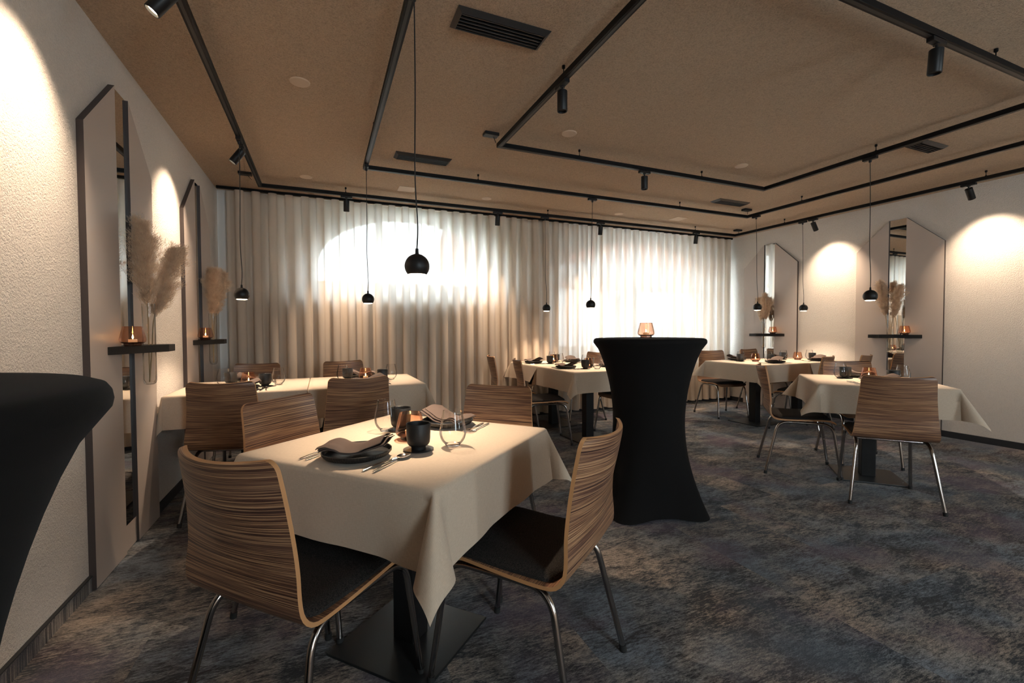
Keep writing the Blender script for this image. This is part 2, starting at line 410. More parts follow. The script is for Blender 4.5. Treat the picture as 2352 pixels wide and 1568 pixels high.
for x_ in (-2.2, 1.2, 3.6, 6.0):
    wf = obj('window', bbox(x_-.55, x_+.55, -.03, -.001, 1.2, 2.5, .0), M_frame, gh, smooth=False)
    obj('window_pane', bbox(x_-.47, x_+.47, -.035, -.0305, 1.28, 2.42, .0), M_black, wf, smooth=False)
pg = empty('pergola', (6.4, 8.4, -.3)); tag(pg, 'timber pergola with a terracotta beam outside the right window', 'pergola')
for x in (-1.9, 0, 1.8):
    bm = bbox(x-.08, x+.08, -.08, .08, 0, 2.55, .01); obj('post', bm, M_frame, pg, smooth=False)
bm = bbox(-3.0, 2.6, -.1, .1, 2.32, 2.62, .01); obj('beam', bm, M_brick, pg, smooth=False)
for i in range(7):
    bm = bbox(-2.6+i*.8, -2.52+i*.8, -.9, .9, 2.62, 2.76, .01); obj('rafter', bm, M_frame, pg, smooth=False)

# ------------------------------------------------------------------ curtains
def curtain(x0, x1, lam, amp, seed, label):
    random.seed(seed); bm = nb(); nper = (x1-x0)/lam; nx = int(nper*14); nz = 16
    z0, z1 = .055, 2.572; ph = random.random()*6; jit = [random.uniform(-.35, .35) for _ in range(int(nper)+3)]
    am = [random.uniform(.95, 1.25) for _ in range(int(nper)+3)]
    grid = []
    for i in range(nx+1):
        x = lerp(x0, x1, i/nx); k = (x-x0)/lam; ki = int(k); f_ = k-ki
        a_ = lerp(am[ki], am[ki+1], smooth(f_)); j_ = lerp(jit[ki], jit[ki+1], smooth(f_))
        col = []
        for j in range(nz+1):
            t = j/nz; z = lerp(z0, z1, t)
            drift = (1-t)*.35*math.sin(k*1.7+seed)
            p_ = 2*PI*k + j_*(1-t*.6) + drift
            w = math.sin(p_); w = math.copysign(abs(w)**.9, w)
            y = 5.315 + amp*a_*w*(1-.12*t) + .006*math.sin(p_*2+1+t*3)*(1-t)
            col.append(bm.verts.new((x-.017*math.sin(2*p_), y, z)))
        grid.append(col)
    for i in range(nx):
        for j in range(nz): bm.faces.new((grid[i][j], grid[i+1][j], grid[i+1][j+1], grid[i][j+1]))
    # heading tape: doubled cloth band
    for i in range(nx):
        pass
    o = obj('curtain', bm, M_curtain, angle=180); tag(o, label, 'curtain', 'sheer curtains across the window wall')
    return o
me_fix = None
curtain(-.87, 3.60, .151, .046, 3, 'wide beige sheer wave-fold curtain across the arched left window')
curtain(3.62, 6.03, .150, .044, 5, 'narrower beige sheer curtain in front of the bright right window')
bm = bbox(XL+.02, XR-.02, 5.30, 5.33, 2.578, 2.603, .002, 1); tag(obj('curtain_rail', bm, M_track, smooth=False), 'black curtain rail fixed to the ceiling above the sheer curtains', 'curtain rail')

# ------------------------------------------------------------------ mirror panels
def mirror_panel(y0, side, label):
    """side -1 left wall, +1 right wall; local: x out of the wall, y along the wall"""
    wX = XL if side < 0 else XR
    w, sh, top, th = .85, 2.08, 2.395, .027
    c0, c1 = .34, .51
    r = empty('mirror_panel', (wX, y0, 0)); tag(r, label, 'mirror')
    sx = 1 if side < 0 else -1
    def slab(pts, x0, x1, name, mats, idxfront=True):
        bm = nb(); A = [bm.verts.new((sx*x0, y, z)) for y, z in pts]; B_ = [bm.verts.new((sx*x1, y, z)) for y, z in pts]
        bm.faces.new(A[::-1]); f = bm.faces.new(B_); f.material_index = 0
        for i in range(len(pts)):
            j = (i+1) % len(pts); g = bm.faces.new((A[i], A[j], B_[j], B_[i])); g.material_index = 1
        return obj(name, bm, mats, r, smooth=False)
    slab([(0, .004), (c0, .004), (c0, top), (0, sh)], .0005, th, 'side_panel', [M_panel, M_edge])
    slab([(c1, .004), (w, .004), (w, sh), (c1, top)], .0005, th, 'side_panel', [M_panel, M_edge])
    slab([(c0+.0005, .14), (c1-.0005, .14), (c1-.0005, top-.002), (c0+.0005, top-.002)], .0005, .015, 'mirror', [M_mirror, M_edge])
    slab([(c0+.0005, .004), (c1-.0005, .004), (c1-.0005, .139), (c0+.0005, .139)], .0005, .016, 'base_panel', [M_panel, M_edge])
    # shelf, an asymmetric black plank; a tube vase passes through it
    s = [(0, -.25), (.155, .085), (.155, .20), (0, .25)]
    bm = nb(); mid = w/2; zz0, zz1 = 1.043, 1.082; x_b = th+.0005
    A = [bm.verts.new((sx*(x_b+p), mid+q, zz0)) for p, q in s]; B_ = [bm.verts.new((sx*(x_b+p), mid+q, zz1)) for p, q in s]
    bm.faces.new(A); bm.faces.new(B_)
    for i in range(4): bm.faces.new((A[i], A[(i+1) % 4], B_[(i+1) % 4], B_[i]))
    obj('shelf', bevel(bm, .0012, 1), M_shelf, r, smooth=False)
    return r, wX, sx, y0+mid
PAN = [mirror_panel(2.557, -1, 'tall pointed taupe mirror panel nearest the camera on the left wall'),
       mirror_panel(4.10, -1, 'tall pointed taupe mirror panel on the left wall beside the curtain'),
       mirror_panel(2.63, 1, 'tall pointed taupe mirror panel on the right wall, the larger one in view'),
       mirror_panel(4.228, 1, 'tall pointed taupe mirror panel on the right wall next to the curtain')]
PNAME = ['near left wall panel', 'far left wall panel', 'near right wall panel', 'far right wall panel']
# glass tube vase
vb = nb(); lathe(vb, [(.0, .000), (.018, .002), (.027, .010), (.030, .024), (.030, .435), (.031, .437), (.029, .437), (.0285, .03), (.02, .012), (0, .010)], 32)
vase0 = obj('tube_vase', vb, M_vase)
# amber tealight holder
def make_holder():
    r = empty('candle_holder')
    b_ = nb(); lathe(b_, [(.047, .016), (.0515, .021), (.0540, .028), (.0545, .034), (.0533, .042), (.049, .060), (.0405, .098), (.0400, .0988), (.0393, .0985), (.0393, .097)], 48)
    obj('glass_shade', b_, M_amber, r)
    b_ = nb(); lathe(b_, [(0, 0), (.034, 0), (.037, .004), (.036, .012), (.047, .0165), (.046, .020), (.034, .018), (0, .017)], 48)
    obj('glass_foot', b_, M_smoke, r)
    b_ = nb(); lathe(b_, [(0, .0185), (.018, .0185), (.0185, .020), (.0185, .034), (.0165, .0335), (0, .033)], 32)
    c = obj('candle', b_, M_wax, r)
    b_ = nb(); lathe(b_, [(0, .036), (.0025, .039), (.0036, .043), (.0026, .049), (.001, .056), (0, .059)], 16)
    obj('flame', b_, M_flame, c)
    return r
holder0 = make_holder()
first = {}
def place(proto, loc, rz, label, cat, group):
    key = proto.name
    if key not in first: first[key] = True; o = proto
    else: o = copy_tree(proto)
    o.location = loc; o.rotation_euler = (0, 0, rz); tag(o, label, cat, group); return o

# pampas
def plume_mesh(seed, length=.46, width=.095):
    random.seed(seed); bm = nb()
    def strand(p, d, ln, w, g):
        p = Vector(p); d = Vector(d).normalized(); s_ = d.orthogonal().normalized(); s_ = (Matrix.Rotation(random.random()*6.28, 3, d) @ s_)
        prev = (bm.verts.new(p-s_*w), bm.verts.new(p+s_*w)); n = 3
        for k in range(1, n+1):
            p = p + d*ln/n; d = (d+Vector((0, 0, -g*k))).normalized(); ww = w*(1-k/n)
            if k < n:
                cur = (bm.verts.new(p-s_*ww), bm.verts.new(p+s_*ww)); bm.faces.new((prev[0], prev[1], cur[1], cur[0])); prev = cur
            else: bm.faces.new((prev[0], prev[1], bm.verts.new(p)))
    nbch = 210
    for i in range(nbch):
        t = (i+random.random())/nbch; a = random.uniform(0, 2*PI)
        prof = math.sin(PI*(t*.80+.11))
        R = width*(.16+.92*prof)*random.uniform(.6, 1.1)
        st = Vector((0, 0, t*length*.84)); out = Vector((math.cos(a), math.sin(a), 0))
        d = (out*random.uniform(.30, .60)+Vector((0, 0, 1.0))).normalized(); L_ = R*random.uniform(1.2, 1.8)
        ns = 96
        for k in range(ns):
            q = random.random()**.8; pos = st + d*L_*q + out*(.10*L_*q*q) + Vector((0, 0, -.30*L_*q*q))
            pos = pos + Vector((random.gauss(0, .0065), random.gauss(0, .0065), random.gauss(0, .009)))
            sd = (d + Vector((random.gauss(0, .48), random.gauss(0, .48), random.gauss(.05, .32)))).normalized()
            strand(pos, sd, random.uniform(.012, .028)*(1-.2*q), random.uniform(.0006, .0010), .02)
    return bm
plA = obj('plume', plume_mesh(11), M_plume, angle=180); plB = obj('plume', plume_mesh(12, .44, .085), M_plume, angle=180)
_plA, _plB = plA.data, plB.data
bpy.data.objects.remove(plA); bpy.data.objects.remove(plB)
def pampas(base, neck, lean, scale, k, label, group):
    """stalk from base to neck (world points), plume continuing along lean vector"""
    r = empty('pampas_stem', base); n_ = Vector(neck)-Vector(base); lean = Vector(lean).normalized()
    tip = n_ + lean*.40*scale
    b_ = nb(); tube(b_, catmull([(0, 0, 0), n_*.5+Vector((0, 0, 0)), n_, n_+lean*.2*scale, tip], 5), .003, 7)
    obj('stalk', b_, M_stalk, r)
    p = bpy.data.objects.new('plume', (_plA, _plB)[k]); C.objects.link(p); p.parent = r; p.location = n_
    q = Vector((0, 0, 1)).rotation_difference(lean); p.rotation_mode = 'QUATERNION'; p.rotation_quaternion = q
    p.scale = (scale, scale, scale); tag(r, label, 'pampas grass', group); return r
# per panel: list of (neck offset along wall, neck z, lean along wall, lean outward, scale, mesh)
SPEC = [[(-.010, 1.30, -.06, -.03, 1.05, 0), (.06, 1.245, .40, .20, 1.10, 1)],
        [(-.02, 1.30, -.10, .10, .95, 1), (.03, 1.28, .16, .16, .95, 0), (.01, 1.33, .02, -.0, .9, 1)],
        [(.05, 1.30, .12, .08, .95, 0), (-.03, 1.27, -.22, .06, .95, 1)],
        [(.03, 1.26, .14, .05, .88, 1), (-.01, 1.30, -.10, .10, .88, 0), (-.03, 1.29, -.2, .03, .8, 1)]]
TIPN = [['left, upright plume', 'right, tilted plume'], ['left plume', 'right plume', 'middle plume'],
        ['left plume', 'right plume'], ['left plume', 'middle plume', 'right plume']]
for i, (r, wX, sx, ym) in enumerate(PAN):
    vx, vy = wX+sx*(.027+.085), ym+.012
    if i in (0, 1): vy = ym+.02
    place(vase0, (vx, vy, .868), 0, 'clear glass tube vase hanging through the shelf of the %s' % PNAME[i], 'vase', 'tube vases in the wall shelves')
    for j, (dy, nz, ly, lo, sc_, k) in enumerate(SPEC[i]):
        bx = (j-.5)*.012
        pampas((vx+sx*bx*.3, vy-dy*.25, .884), (vx+sx*.01*(j == 1), vy+dy, nz), (sx*lo, ly, 1), sc_, k,
               'dried pampas stem, %s in the %s vase' % (TIPN[i][j], PNAME[i]), 'pampas stems in the tube vases')
    cyy = ym - .115 if i >= 2 else ym-.14
    place(holder0, (wX+sx*(.027+.064), cyy, 1.0825), 0.3*i, 'amber glass tealight holder on the shelf of the %s' % PNAME[i], 'candle holder', 'amber tealight holders')

# ------------------------------------------------------------------ ceiling things
ZT = 2.534; TW = .018
def track_loop(x0, x1, y0, y1, label):
    r = empty('lighting_track', ((x0+x1)/2, (y0+y1)/2, ZT)); tag(r, label, 'lighting track', 'black rectangular tracks under the ceiling')
    cx, cy2 = r.location.x, r.location.y
    for (a0, a1, b0, b1) in ((x0-TW, x1+TW, y0-TW, y0+TW), (x0-TW, x1+TW, y1-TW, y1+TW), (x0-TW, x0+TW, y0+TW, y1-TW), (x1-TW, x1+TW, y0+TW, y1-TW)):
        bm = bbox(a0-cx, a1-cx, b0-cy2, b1-cy2, -.016, .016, .0015, 1)
        rail = obj('rail', bm, M_track, r, smooth=False)
        g = nb()
        if a1-a0 > b1-b0: box(g, a0-cx+.01, a1-cx-.01, (b0+b1)/2-cy2-.007, (b0+b1)/2-cy2+.007, -.0172, -.0160)
        else: box(g, (a0+a1)/2-cx-.007, (a0+a1)/2-cx+.007, b0-cy2, b1-cy2, -.0172, -.0160)
        obj('contact_groove', g, M_groove, rail, smooth=False)
    return r
TR = {'A': (-.523, 5.65, -.60, 4.896), 'B': (.355, 4.85, .33, 4.026), 'C': (1.24, 4.04, 1.212, 3.168)}
loops = {k: track_loop(a, b_, c, d, l) for (k, (a, b_, c, d)), l in zip(TR.items(), (
    'outermost and largest black track rectangle, running along the walls and curtain', 'middle black track rectangle, between the outer and the inner one', 'innermost and smallest black track rectangle'))}
def rod(k, x, y):
    r = loops[k]; bm = nb(); px, py = x-r.location.x, y-r.location.y
    tube(bm, [(px, py, .014), (px, py, ZC-ZT-.003)], .0028, 8)
    lathe(bm, [(0, ZC-ZT-.001), (.009, ZC-ZT-.001), (.009, ZC-ZT-.016), (.004, ZC-ZT-.020), (0, ZC-ZT-.02)], 14, cx=px, cy_=py)
    lathe(bm, [(0, .024), (.007, .024), (.009, .0155), (0, .0155)], 14, cx=px, cy_=py)
    obj('suspension_rod', bm, M_track, r)
for k, x, y in (('A', .24, 4.896), ('A', 2.54, 4.896), ('A', 4.88, 4.896), ('A', 5.65, 4.12), ('A', 5.65, 2.16), ('A', -.523, 2.05), ('A', -.523, .3), ('A', 5.65, .3),
                ('B', 1.36, 4.026), ('B', 3.78, 4.026), ('B', 4.85, 3.34), ('B', .355, 3.3), ('B', .355, 1.3), ('B', 4.85, 1.3),
                ('C', 1.93, 3.168), ('C', 3.23, 3.168), ('C', 4.04, 2.19), ('C', 1.24, 2.20), ('C', 3.24, 1.212), ('C', 1.95, 1.212)): rod(k, x, y)

def sockface(bm): return bm
def spot_head(x, y, aim, lit, label, z=ZT, energy=0, cone=84, name='track_spotlight', along=(1, 0), blend=.95):
    """adapter on the track, short arm and a cylinder head aimed along 'aim'"""
    r = empty(name, (x, y, z-.0175)); tag(r, label, 'spotlight', 'cylindrical track spotlights')
    ax = Vector((along[0], along[1], 0)); rot = math.atan2(along[1], along[0])
    bm = bbox(-.055, .055, -.016, .016, -.020, 0, .002, 1, Matrix.Rotation(rot, 4, 'Z')); obj('adapter', bm, M_black, r, smooth=False)
    aim = Vector(aim).normalized(); q = Vector((0, 0, -1)).rotation_difference(aim)
    piv = Vector((0, 0, -.045))
    bm = nb(); tube(bm, [(0, 0, -.018), (0, 0, -.062)], .006, 10); lathe(bm, [(0, -.018), (.014, -.018), (.014, -.026), (0, -.026)], 20); obj('arm', bm, M_black, r)
    R4 = Matrix.Translation(piv) @ q.to_matrix().to_4x4()
    bm = nb(); lathe(bm, [(0, .0), (.0265, 0), (.028, -.0015), (.028, -.108), (.0265, -.110), (.024, -.110), (.022, -.098), (0, -.098)], 36)
    bmesh.ops.transform(bm, matrix=R4, verts=bm.verts[:]); hd = obj('head', bm, M_black, r)
    bm = nb(); lathe(bm, [(0, -.0985), (.0205, -.0985), (.0205, -.100), (0, -.100)], 32)
    bmesh.ops.transform(bm, matrix=R4, verts=bm.verts[:])
    obj('lens', bm, M_lampface if lit else M_groove, hd)
    if lit:
        ld = bpy.data.lights.new('spot_beam', 'SPOT'); ld.energy = energy; ld.color = WARM; ld.spot_size = math.radians(cone); ld.spot_blend = blend; ld.shadow_soft_size = .018
        lo = bpy.data.objects.new('spot_beam', ld); C.objects.link(lo); lo.parent = r
        lo.location = R4 @ Vector((0, 0, -.112)); lo.rotation_mode = 'QUATERNION'; lo.rotation_quaternion = q
    return r
# wall washers
spot_head(-.523, 2.16, (-.56, -.06, -.83), True, 'black spotlight at the top left edge, lit and tilted at the left wall', energy=P_WALL, along=(0, 1))
spot_head(-.523, 3.84, (-.56, -.03, -.83), True, 'small lit black spotlight above the left wall between its two mirror panels', energy=P_WALL, along=(0, 1))
spot_head(5.65, 3.745, (.56, 0, -.83), True, 'small black spotlight aimed at the right wall between its two mirror panels', energy=P_WALL, along=(0, 1))
spot_head(5.65, 2.28, (.56, -.02, -.83), True, 'black spotlight aimed at the right wall near the right edge of the photo', energy=P_WALL, along=(0, 1))
spot_head(5.65, .70, (.56, 0, -.83), True, 'added black spotlight on the right wall track, out of the photo', energy=P_WALL, along=(0, 1))  # added lamp outside the view, carries the wall wash further along
for x_, l_ in ((.9, 'left'), (3.3, 'right')): spot_head(x_, -.60, (0, -.52, -.80), True, '%s added black fill spotlight on the track behind the camera' % l_, energy=P_WALL*2.2, cone=100)  # unseen lamps added as warm fill for the room
# toward the curtain
for x, l in ((.245, 'leftmost black spotlight hanging in front of the curtain'), (1.89, 'black spotlight in front of the curtain, second from the left'),
             (3.30, 'black spotlight in front of the curtain, third from the left'), (4.90, 'rightmost black spotlight in front of the curtain')):
    spot_head(x, 4.896, (.0, .14, -.99), True, l, energy=P_CURT, cone=68, blend=1.0)
# inner loop, pointing down and unlit
spot_head(1.24, 2.215, (0, 0, -1), False, 'unlit black spotlight hanging from the left side of the innermost track', along=(0, 1))
spot_head(2.58, 3.168, (0, 0, -1), False, 'unlit black spotlight under the far side of the innermost track')
spot_head(2.69, 1.212, (0, .06, -1), False, 'unlit black spotlight at the top right, under the near side of the innermost track')

def pendant(x, y, bx, by, label, along=(1, 0), lit=True, energy=P_PEND, z=1.413):
    r = empty('pendant_lamp', (x, y, ZT-.0175)); tag(r, label, 'pendant lamp', 'black ball pendant lamps')
    rot = math.atan2(along[1], along[0])
    bm = bbox(-.05, .05, -.016, .016, -.022, 0, .002, 1, Matrix.Rotation(rot, 4, 'Z')); lathe(bm, [(0, -.022), (.011, -.022), (.009, -.04), (0, -.042)], 16); obj('adapter', bm, M_black, r, smooth=False)
    d = Vector((bx-x, by-y, z-(ZT-.0175)))
    top = d+Vector((0, 0, .066)); a = Vector((0, 0, -.04))
    pts = [a, a*.6+top*.4+Vector((.003, .004, 0)), a*.25+top*.75+Vector((-.005, -.003, 0)), top+Vector((.004, .0, .05)), top]
    bm = nb(); tube(bm, catmull([a, a.lerp(top, .35), a.lerp(top, .7)+Vector((-.004, .002, 0)), a.lerp(top, .9)+Vector((.004, 0, 0)), top], 7), .0026, 8); obj('cable', bm, M_cable, r)
    R = .049; n = 20; prof = [(0, R)]
    for k in range(1, n+1):
        t = PI*k/n
        if math.cos(t)*R < -.032: break
        prof.append((R*math.sin(t), R*math.cos(t)))
    prof = [(r_, z_) for r_, z_ in prof]
    e = prof[-1]; zz = -.033; re = math.sqrt(R*R-zz*zz); prof.append((re, zz)); prof += [(re-.0018, zz), (re-.002, zz+.004)]
    bm = nb(); lathe(bm, prof, 48); bmesh.ops.transform(bm, matrix=Matrix.Translation(d), verts=bm.verts[:]); sh = obj('shade', bm, M_black, r)
    bm = nb(); lathe(bm, [(re-.002, zz+.001), (re-.0035, zz-.0012), (re-.009, zz-.0032), (0, zz-.0048)], 40); bmesh.ops.transform(bm, matrix=Matrix.Translation(d), verts=bm.verts[:])
    obj('diffuser', bm, M_lampface if lit else M_groove, sh)
    bm = nb(); lathe(bm, [(0, .070), (.006, .070), (.007, .052), (.009, .046), (0, .046)], 20); bmesh.ops.transform(bm, matrix=Matrix.Translation(d), verts=bm.verts[:]); obj('cable_gland', bm, M_black, r)
    if lit:
        ld = bpy.data.lights.new('pendant_beam', 'SPOT'); ld.energy = energy; ld.color = WARM; ld.spot_size = math.radians(104); ld.spot_blend = .55; ld.shadow_soft_size = .012
        lo = bpy.data.objects.new('pendant_beam', ld); C.objects.link(lo); lo.parent = r; lo.location = d+Vector((0, 0, zz-.008))
    return r
pendant(.355, 1.83, .353, 1.812, 'large-looking black ball pendant over the nearest table', (0, 1))
pendant(-.523, 3.72, -.523, 3.70, 'leftmost black ball pendant, low beside the left wall mirrors', (0, 1))
pendant(.355, 3.94, .355, 3.92, 'black ball pendant in front of the left window, over the back left tables', (0, 1))
pendant(2.50, 4.896, 2.52, 4.896, 'black ball pendant before the curtain between the two windows')
pendant(2.61, 4.026, 2.59, 4.026, 'black ball pendant in front of the left part of the right window')
pendant(4.85, 3.90, 4.85, 3.87, 'black ball pendant hanging before the far right wall panel', (0, 1))
pendant(5.65, 3.875, 5.65, 3.85, 'black ball pendant hanging before the right wall between its panels', (0, 1))
pendant(4.04, 2.23, 4.036, 2.21, 'black ball pendant over the right foreground table, before the near right panel', (0, 1))
# feed boxes
for x, y, l in ((-.63, 4.78, 'small black feed box on the ceiling at the left corner of the outer track'), (1.165, 3.15, 'small black feed box on the ceiling by the near left corner of the inner track'),
                (4.76, 3.96, 'small black feed box on the ceiling above the middle track corner'), (5.63, 4.83, 'small black feed box on the ceiling above the right corner of the outer track')):
    r = empty('feed_box', (x, y, ZC)); tag(r, l, 'ceiling box', 'feed boxes of the tracks')
    obj('cover', bbox(-.055, .055, -.032, .032, -.024, -.0005, .003, 1), M_black, r, smooth=False)
    tgt = {0: (-.523, 4.896)}.get(0)
    bm = nb(); tube(bm, [(.02, 0, -.024), (.05, .03, -.052)], .003, 6); obj('cable', bm, M_cable, r)
# vents: recessed slot diffusers
def vent(x0, x1, y0, y1, label):
    r = empty('ceiling_vent', ((x0+x1)/2, (y0+y1)/2, ZC)); tag(r, label, 'ceiling vent', 'slot vents in the ceiling')
    a, b_ = (x1-x0)/2, (y1-y0)/2
    bm = nb(); o4 = [(-a, -b_), (a, -b_), (a, b_), (-a, b_)]; i4 = [(-a+.022, -b_+.022), (a-.022, -b_+.022), (a-.022, b_-.022), (-a+.022, b_-.022)]
    A = [bm.verts.new((x, y, -.003)) for x, y in o4]; B_ = [bm.verts.new((x, y, -.020)) for x, y in i4]; D = [bm.verts.new((x, y, -.0005)) for x, y in o4]; E_ = [bm.verts.new((x, y, -.0005)) for x, y in i4]
    for i in range(4):
        j = (i+1) % 4; bm.faces.new((A[i], A[j], B_[j], B_[i])); bm.faces.new((D[i], D[j], A[j], A[i])); bm.faces.new((B_[i], B_[j], E_[j], E_[i]))
    obj('frame', bm, M_ventrim, r, smooth=False)
    obj('grille', (lambda g: g)(_grille(a-.022, b_-.022)), M_vent, r, smooth=False)
def _grille(a, b_):
    g = nb(); box(g, -a, a, -b_, b_, -.003, -.0008)
    n = 5
    for i in range(n):
        y = lerp(-b_, b_, (i+.5)/n); box(g, -a, a, y-.003, y+.003, -.016, -.003)
    return g
vent(.58, 1.045, 1.972, 2.13, 'large-looking black slot vent in the ceiling near the top centre')
vent(.57, 1.035, 3.75, 3.90, 'black slot vent in the ceiling near the left corner of the middle track')
vent(4.09, 4.555, 3.74, 3.885, 'black slot vent in the ceiling near the far right track corners')
vent(4.265, 4.61, 1.985, 2.13, 'black slatted vent in the ceiling at the right, beyond the inner track')
capb = nb(); lathe(capb, [(0, -.0065), (.052, -.0065), (.056, -.003), (.056, -.0004), (0, -.0004)], 40)
cap0 = obj('ceiling_disc', capb, M_cap)
for x, y, l in ((-.10, 2.93, 'round painted ceiling disc in front of the left track'), (1.70, 2.935, 'round painted ceiling disc inside the near left part of the inner track'),
                (3.45, 2.93, 'round painted ceiling disc inside the far right part of the inner track'), (-.12, 4.70, 'round painted ceiling disc near the left end of the curtain'),
                (1.69, 4.72, 'round painted ceiling disc above the left window, between two tracks'), (3.45, 4.72, 'round painted ceiling disc above the right window, between two tracks')):
    place(cap0, (x, y, ZC), 0, l, 'ceiling disc', 'painted ceiling discs')
hb = bbox(-.085, .085, -.085, .085, -.005, -.0004, .001, 1); hatch0 = obj('access_panel', hb, M_cap, smooth=False)
for x, y, l in ((.82, 4.72, 'square painted access panel in the ceiling near the left window'), (4.33, 4.64, 'square painted access panel in the ceiling near the right window')):
    place(hatch0, (x, y, ZC), 0, l, 'access panel', 'ceiling access panels')

# ------------------------------------------------------------------ chair
def make_chair():
    r = empty('dining_chair')
    prof = catmull([(0, -.288, .852), (0, -.272, .77), (0, -.250, .67), (0, -.235, .585), (0, -.232, .52), (0, -.226, .478), (0, -.205, .448), (0, -.170, .436),
                    (0, -.08, .434), (0, .03, .438), (0, .12, .442), (0, .175, .439), (0, .205, .428), (0, .222, .408)], 5)
    n = len(prof); s = [0]
    for a, b_ in zip(prof, prof[1:]): s.append(s[-1]+(b_-a).length)
    Lt = s[-1]
    # resample with dense ends for rounded corners
    ts = [0, .0015, .005, .010, .017, .026, .037] + [lerp(.05, Lt-.06, i/44) for i in range(45)] + [Lt-.047, Lt-.032, Lt-.019, Lt-.009, Lt-.003, Lt]
    def at(q):
        for i in range(n-1):
            if s[i+1] >= q: 
                f = (q-s[i])/max(1e-9, s[i+1]-s[i]); return prof[i].lerp(prof[i+1], f)
        return prof[-1]
    def hw(q):
        zs = [(0, .188), (.15, .197), (.27, .208), (.38, .222), (.44, .224), (.6, .216), (Lt, .205)]
        for (a, wa), (b_, wb_) in zip(zs, zs[1:]):
            if q <= b_+1e-9: w = lerp(wa, wb_, (q-a)/(b_-a)); break
        rc = .030
        if q < rc: w -= rc-math.sqrt(max(0, rc*rc-(rc-q)**2))
        rf = .05; e = Lt-q
        if e < rf: w -= rf-math.sqrt(max(0, rf*rf-(rf-e)**2))
        return w
    bm = nb(); uvl = bm.loops.layers.uv.new('UVMap'); K = 18; grid = []; TH = .0115
    us = [-1+2*i/K for i in range(K+1)]
    frames = []
    for i, q in enumerate(ts):
        p = at(q); d = (at(min(Lt, q+.004))-at(max(0, q-.004))).normalized(); nrm = Vector((0, -d.z, d.y))   # front/up side? 
        if nrm.y < 0 and nrm.z < .2: nrm = -nrm
        if nrm.z < -.3: nrm = -nrm
        frames.append((p, nrm, hw(q), q))
    def surf(side):
        g = []
        for (p, nrm, w, q) in frames:
            cv = .042*(1-smooth((q-.05)/.36)) + .004
            row = []
            for u in us:
                off = cv*u*u - cv*.4
                row.append(bm.verts.new(p + Vector((u*w, 0, 0)) + nrm*(off+side*TH/2)))
            g.append(row)
        return g
    F_, B_ = surf(1), surf(-1); R_ = len(ts)
    def quad(vs, uvs, mi):
        f = bm.faces.new(vs); f.material_index = mi
        for l, (a, b2) in zip(f.loops, uvs): l[uvl].uv = (a, b2)
    for i in range(R_-1):
        for k in range(K):
            w0, w1 = frames[i][2], frames[i+1][2]; q0, q1 = ts[i], ts[i+1]
            U = [(us[k]*w0, q0), (us[k+1]*w0, q0), (us[k+1]*w1, q1), (us[k]*w1, q1)]
            quad((F_[i][k], F_[i][k+1], F_[i+1][k+1], F_[i+1][k]), U, 0)
            quad((B_[i][k], B_[i+1][k], B_[i+1][k+1], B_[i][k+1]), [U[0], U[3], U[2], U[1]], 0)
        for k in (0, K):
            vs = (F_[i][k], B_[i][k], B_[i+1][k], F_[i+1][k]); quad(vs if k else vs[::-1], [(0, 0)]*4, 1)
    for i in (0, R_-1):
        for k in range(K): quad((F_[i][k], F_[i][k+1], B_[i][k+1], B_[i][k]) if i else (F_[i][k+1], F_[i][k], B_[i][k], B_[i][k+1]), [(0, 0)]*4, 1)
    obj('seat_shell', bm, [M_zeb, M_ply], r, angle=50)
    # cushion pad
    bm = nb(); G = []; ny, nx = 22, 16; y0, y1 = -.195, .190
    def seatz(y): 
        for a, b_ in zip(prof[25:], prof[26:]):
            if a.y <= y <= b_.y: return lerp(a.z, b_.z, (y-a.y)/(b_.y-a.y))
        return .445
    top, bot = [], []
    for j in range(ny+1):
        y = lerp(y0, y1, j/ny); rc = .045; e = min(y-y0, y1-y); w = .203
        if e < rc: w -= rc-math.sqrt(max(0, rc*rc-(rc-e)**2))
        tr_, br_ = [], []
        for k in range(nx+1):
            u = -1+2*k/nx; x = u*w; ed = min((1-abs(u))*w, e); hh = .010+.012*min(1, ed/.018)**.5
            zb = max(seatz(y), .4365) + .0075+ .003*u*u*0
            tr_.append(bm.verts.new((x, y, zb+hh))); br_.append(bm.verts.new((x, y, zb)))
        top.append(tr_); bot.append(br_)
    for j in range(ny):
        for k in range(nx):
            bm.faces.new((top[j][k], top[j][k+1], top[j+1][k+1], top[j+1][k])); bm.faces.new((bot[j][k], bot[j+1][k], bot[j+1][k+1], bot[j][k+1]))
        for k in (0, nx): bm.faces.new((top[j][k], top[j+1][k], bot[j+1][k], bot[j][k]))
    for j in (0, ny):
        for k in range(nx): bm.faces.new((top[j][k], top[j][k+1], bot[j][k+1], bot[j][k]))
    tag(obj('seat_pad', bm, M_felt, r, angle=60), 'charcoal felt seat pad')
    # frame
    zr = .4145
    for sx in (-1, 1):
        for yf, yr, fx in ((.150, .252, .212), (-.125, -.262, .240)):
            sgn = 1 if yf > 0 else -1
            P = rounded([(sx*.186, yf-sgn*.05, zr), (sx*.190, yf+sgn*.045, zr), (sx*fx, yr, .010)], .075, 12)
            bm = nb(); tube(bm, P, .0105, 12); lg = obj('leg', bm, M_chrome, r)
            d = (Vector((sx*fx, yr, .01))-Vector((sx*.19, yf+sgn*.045, zr))).normalized()
            e = Vector((sx*fx, yr, .010)); bm = nb(); tube(bm, [e-d*.014, Vector((e.x, e.y, .0005))], .0125, 12); obj('rubber_foot', bm, M_rubber, lg)
        bm = nb(); tube(bm, [(sx*.186, .101, zr), (sx*.186, -.076, zr)], .0105, 12); obj('seat_rail', bm, M_chrome, r)
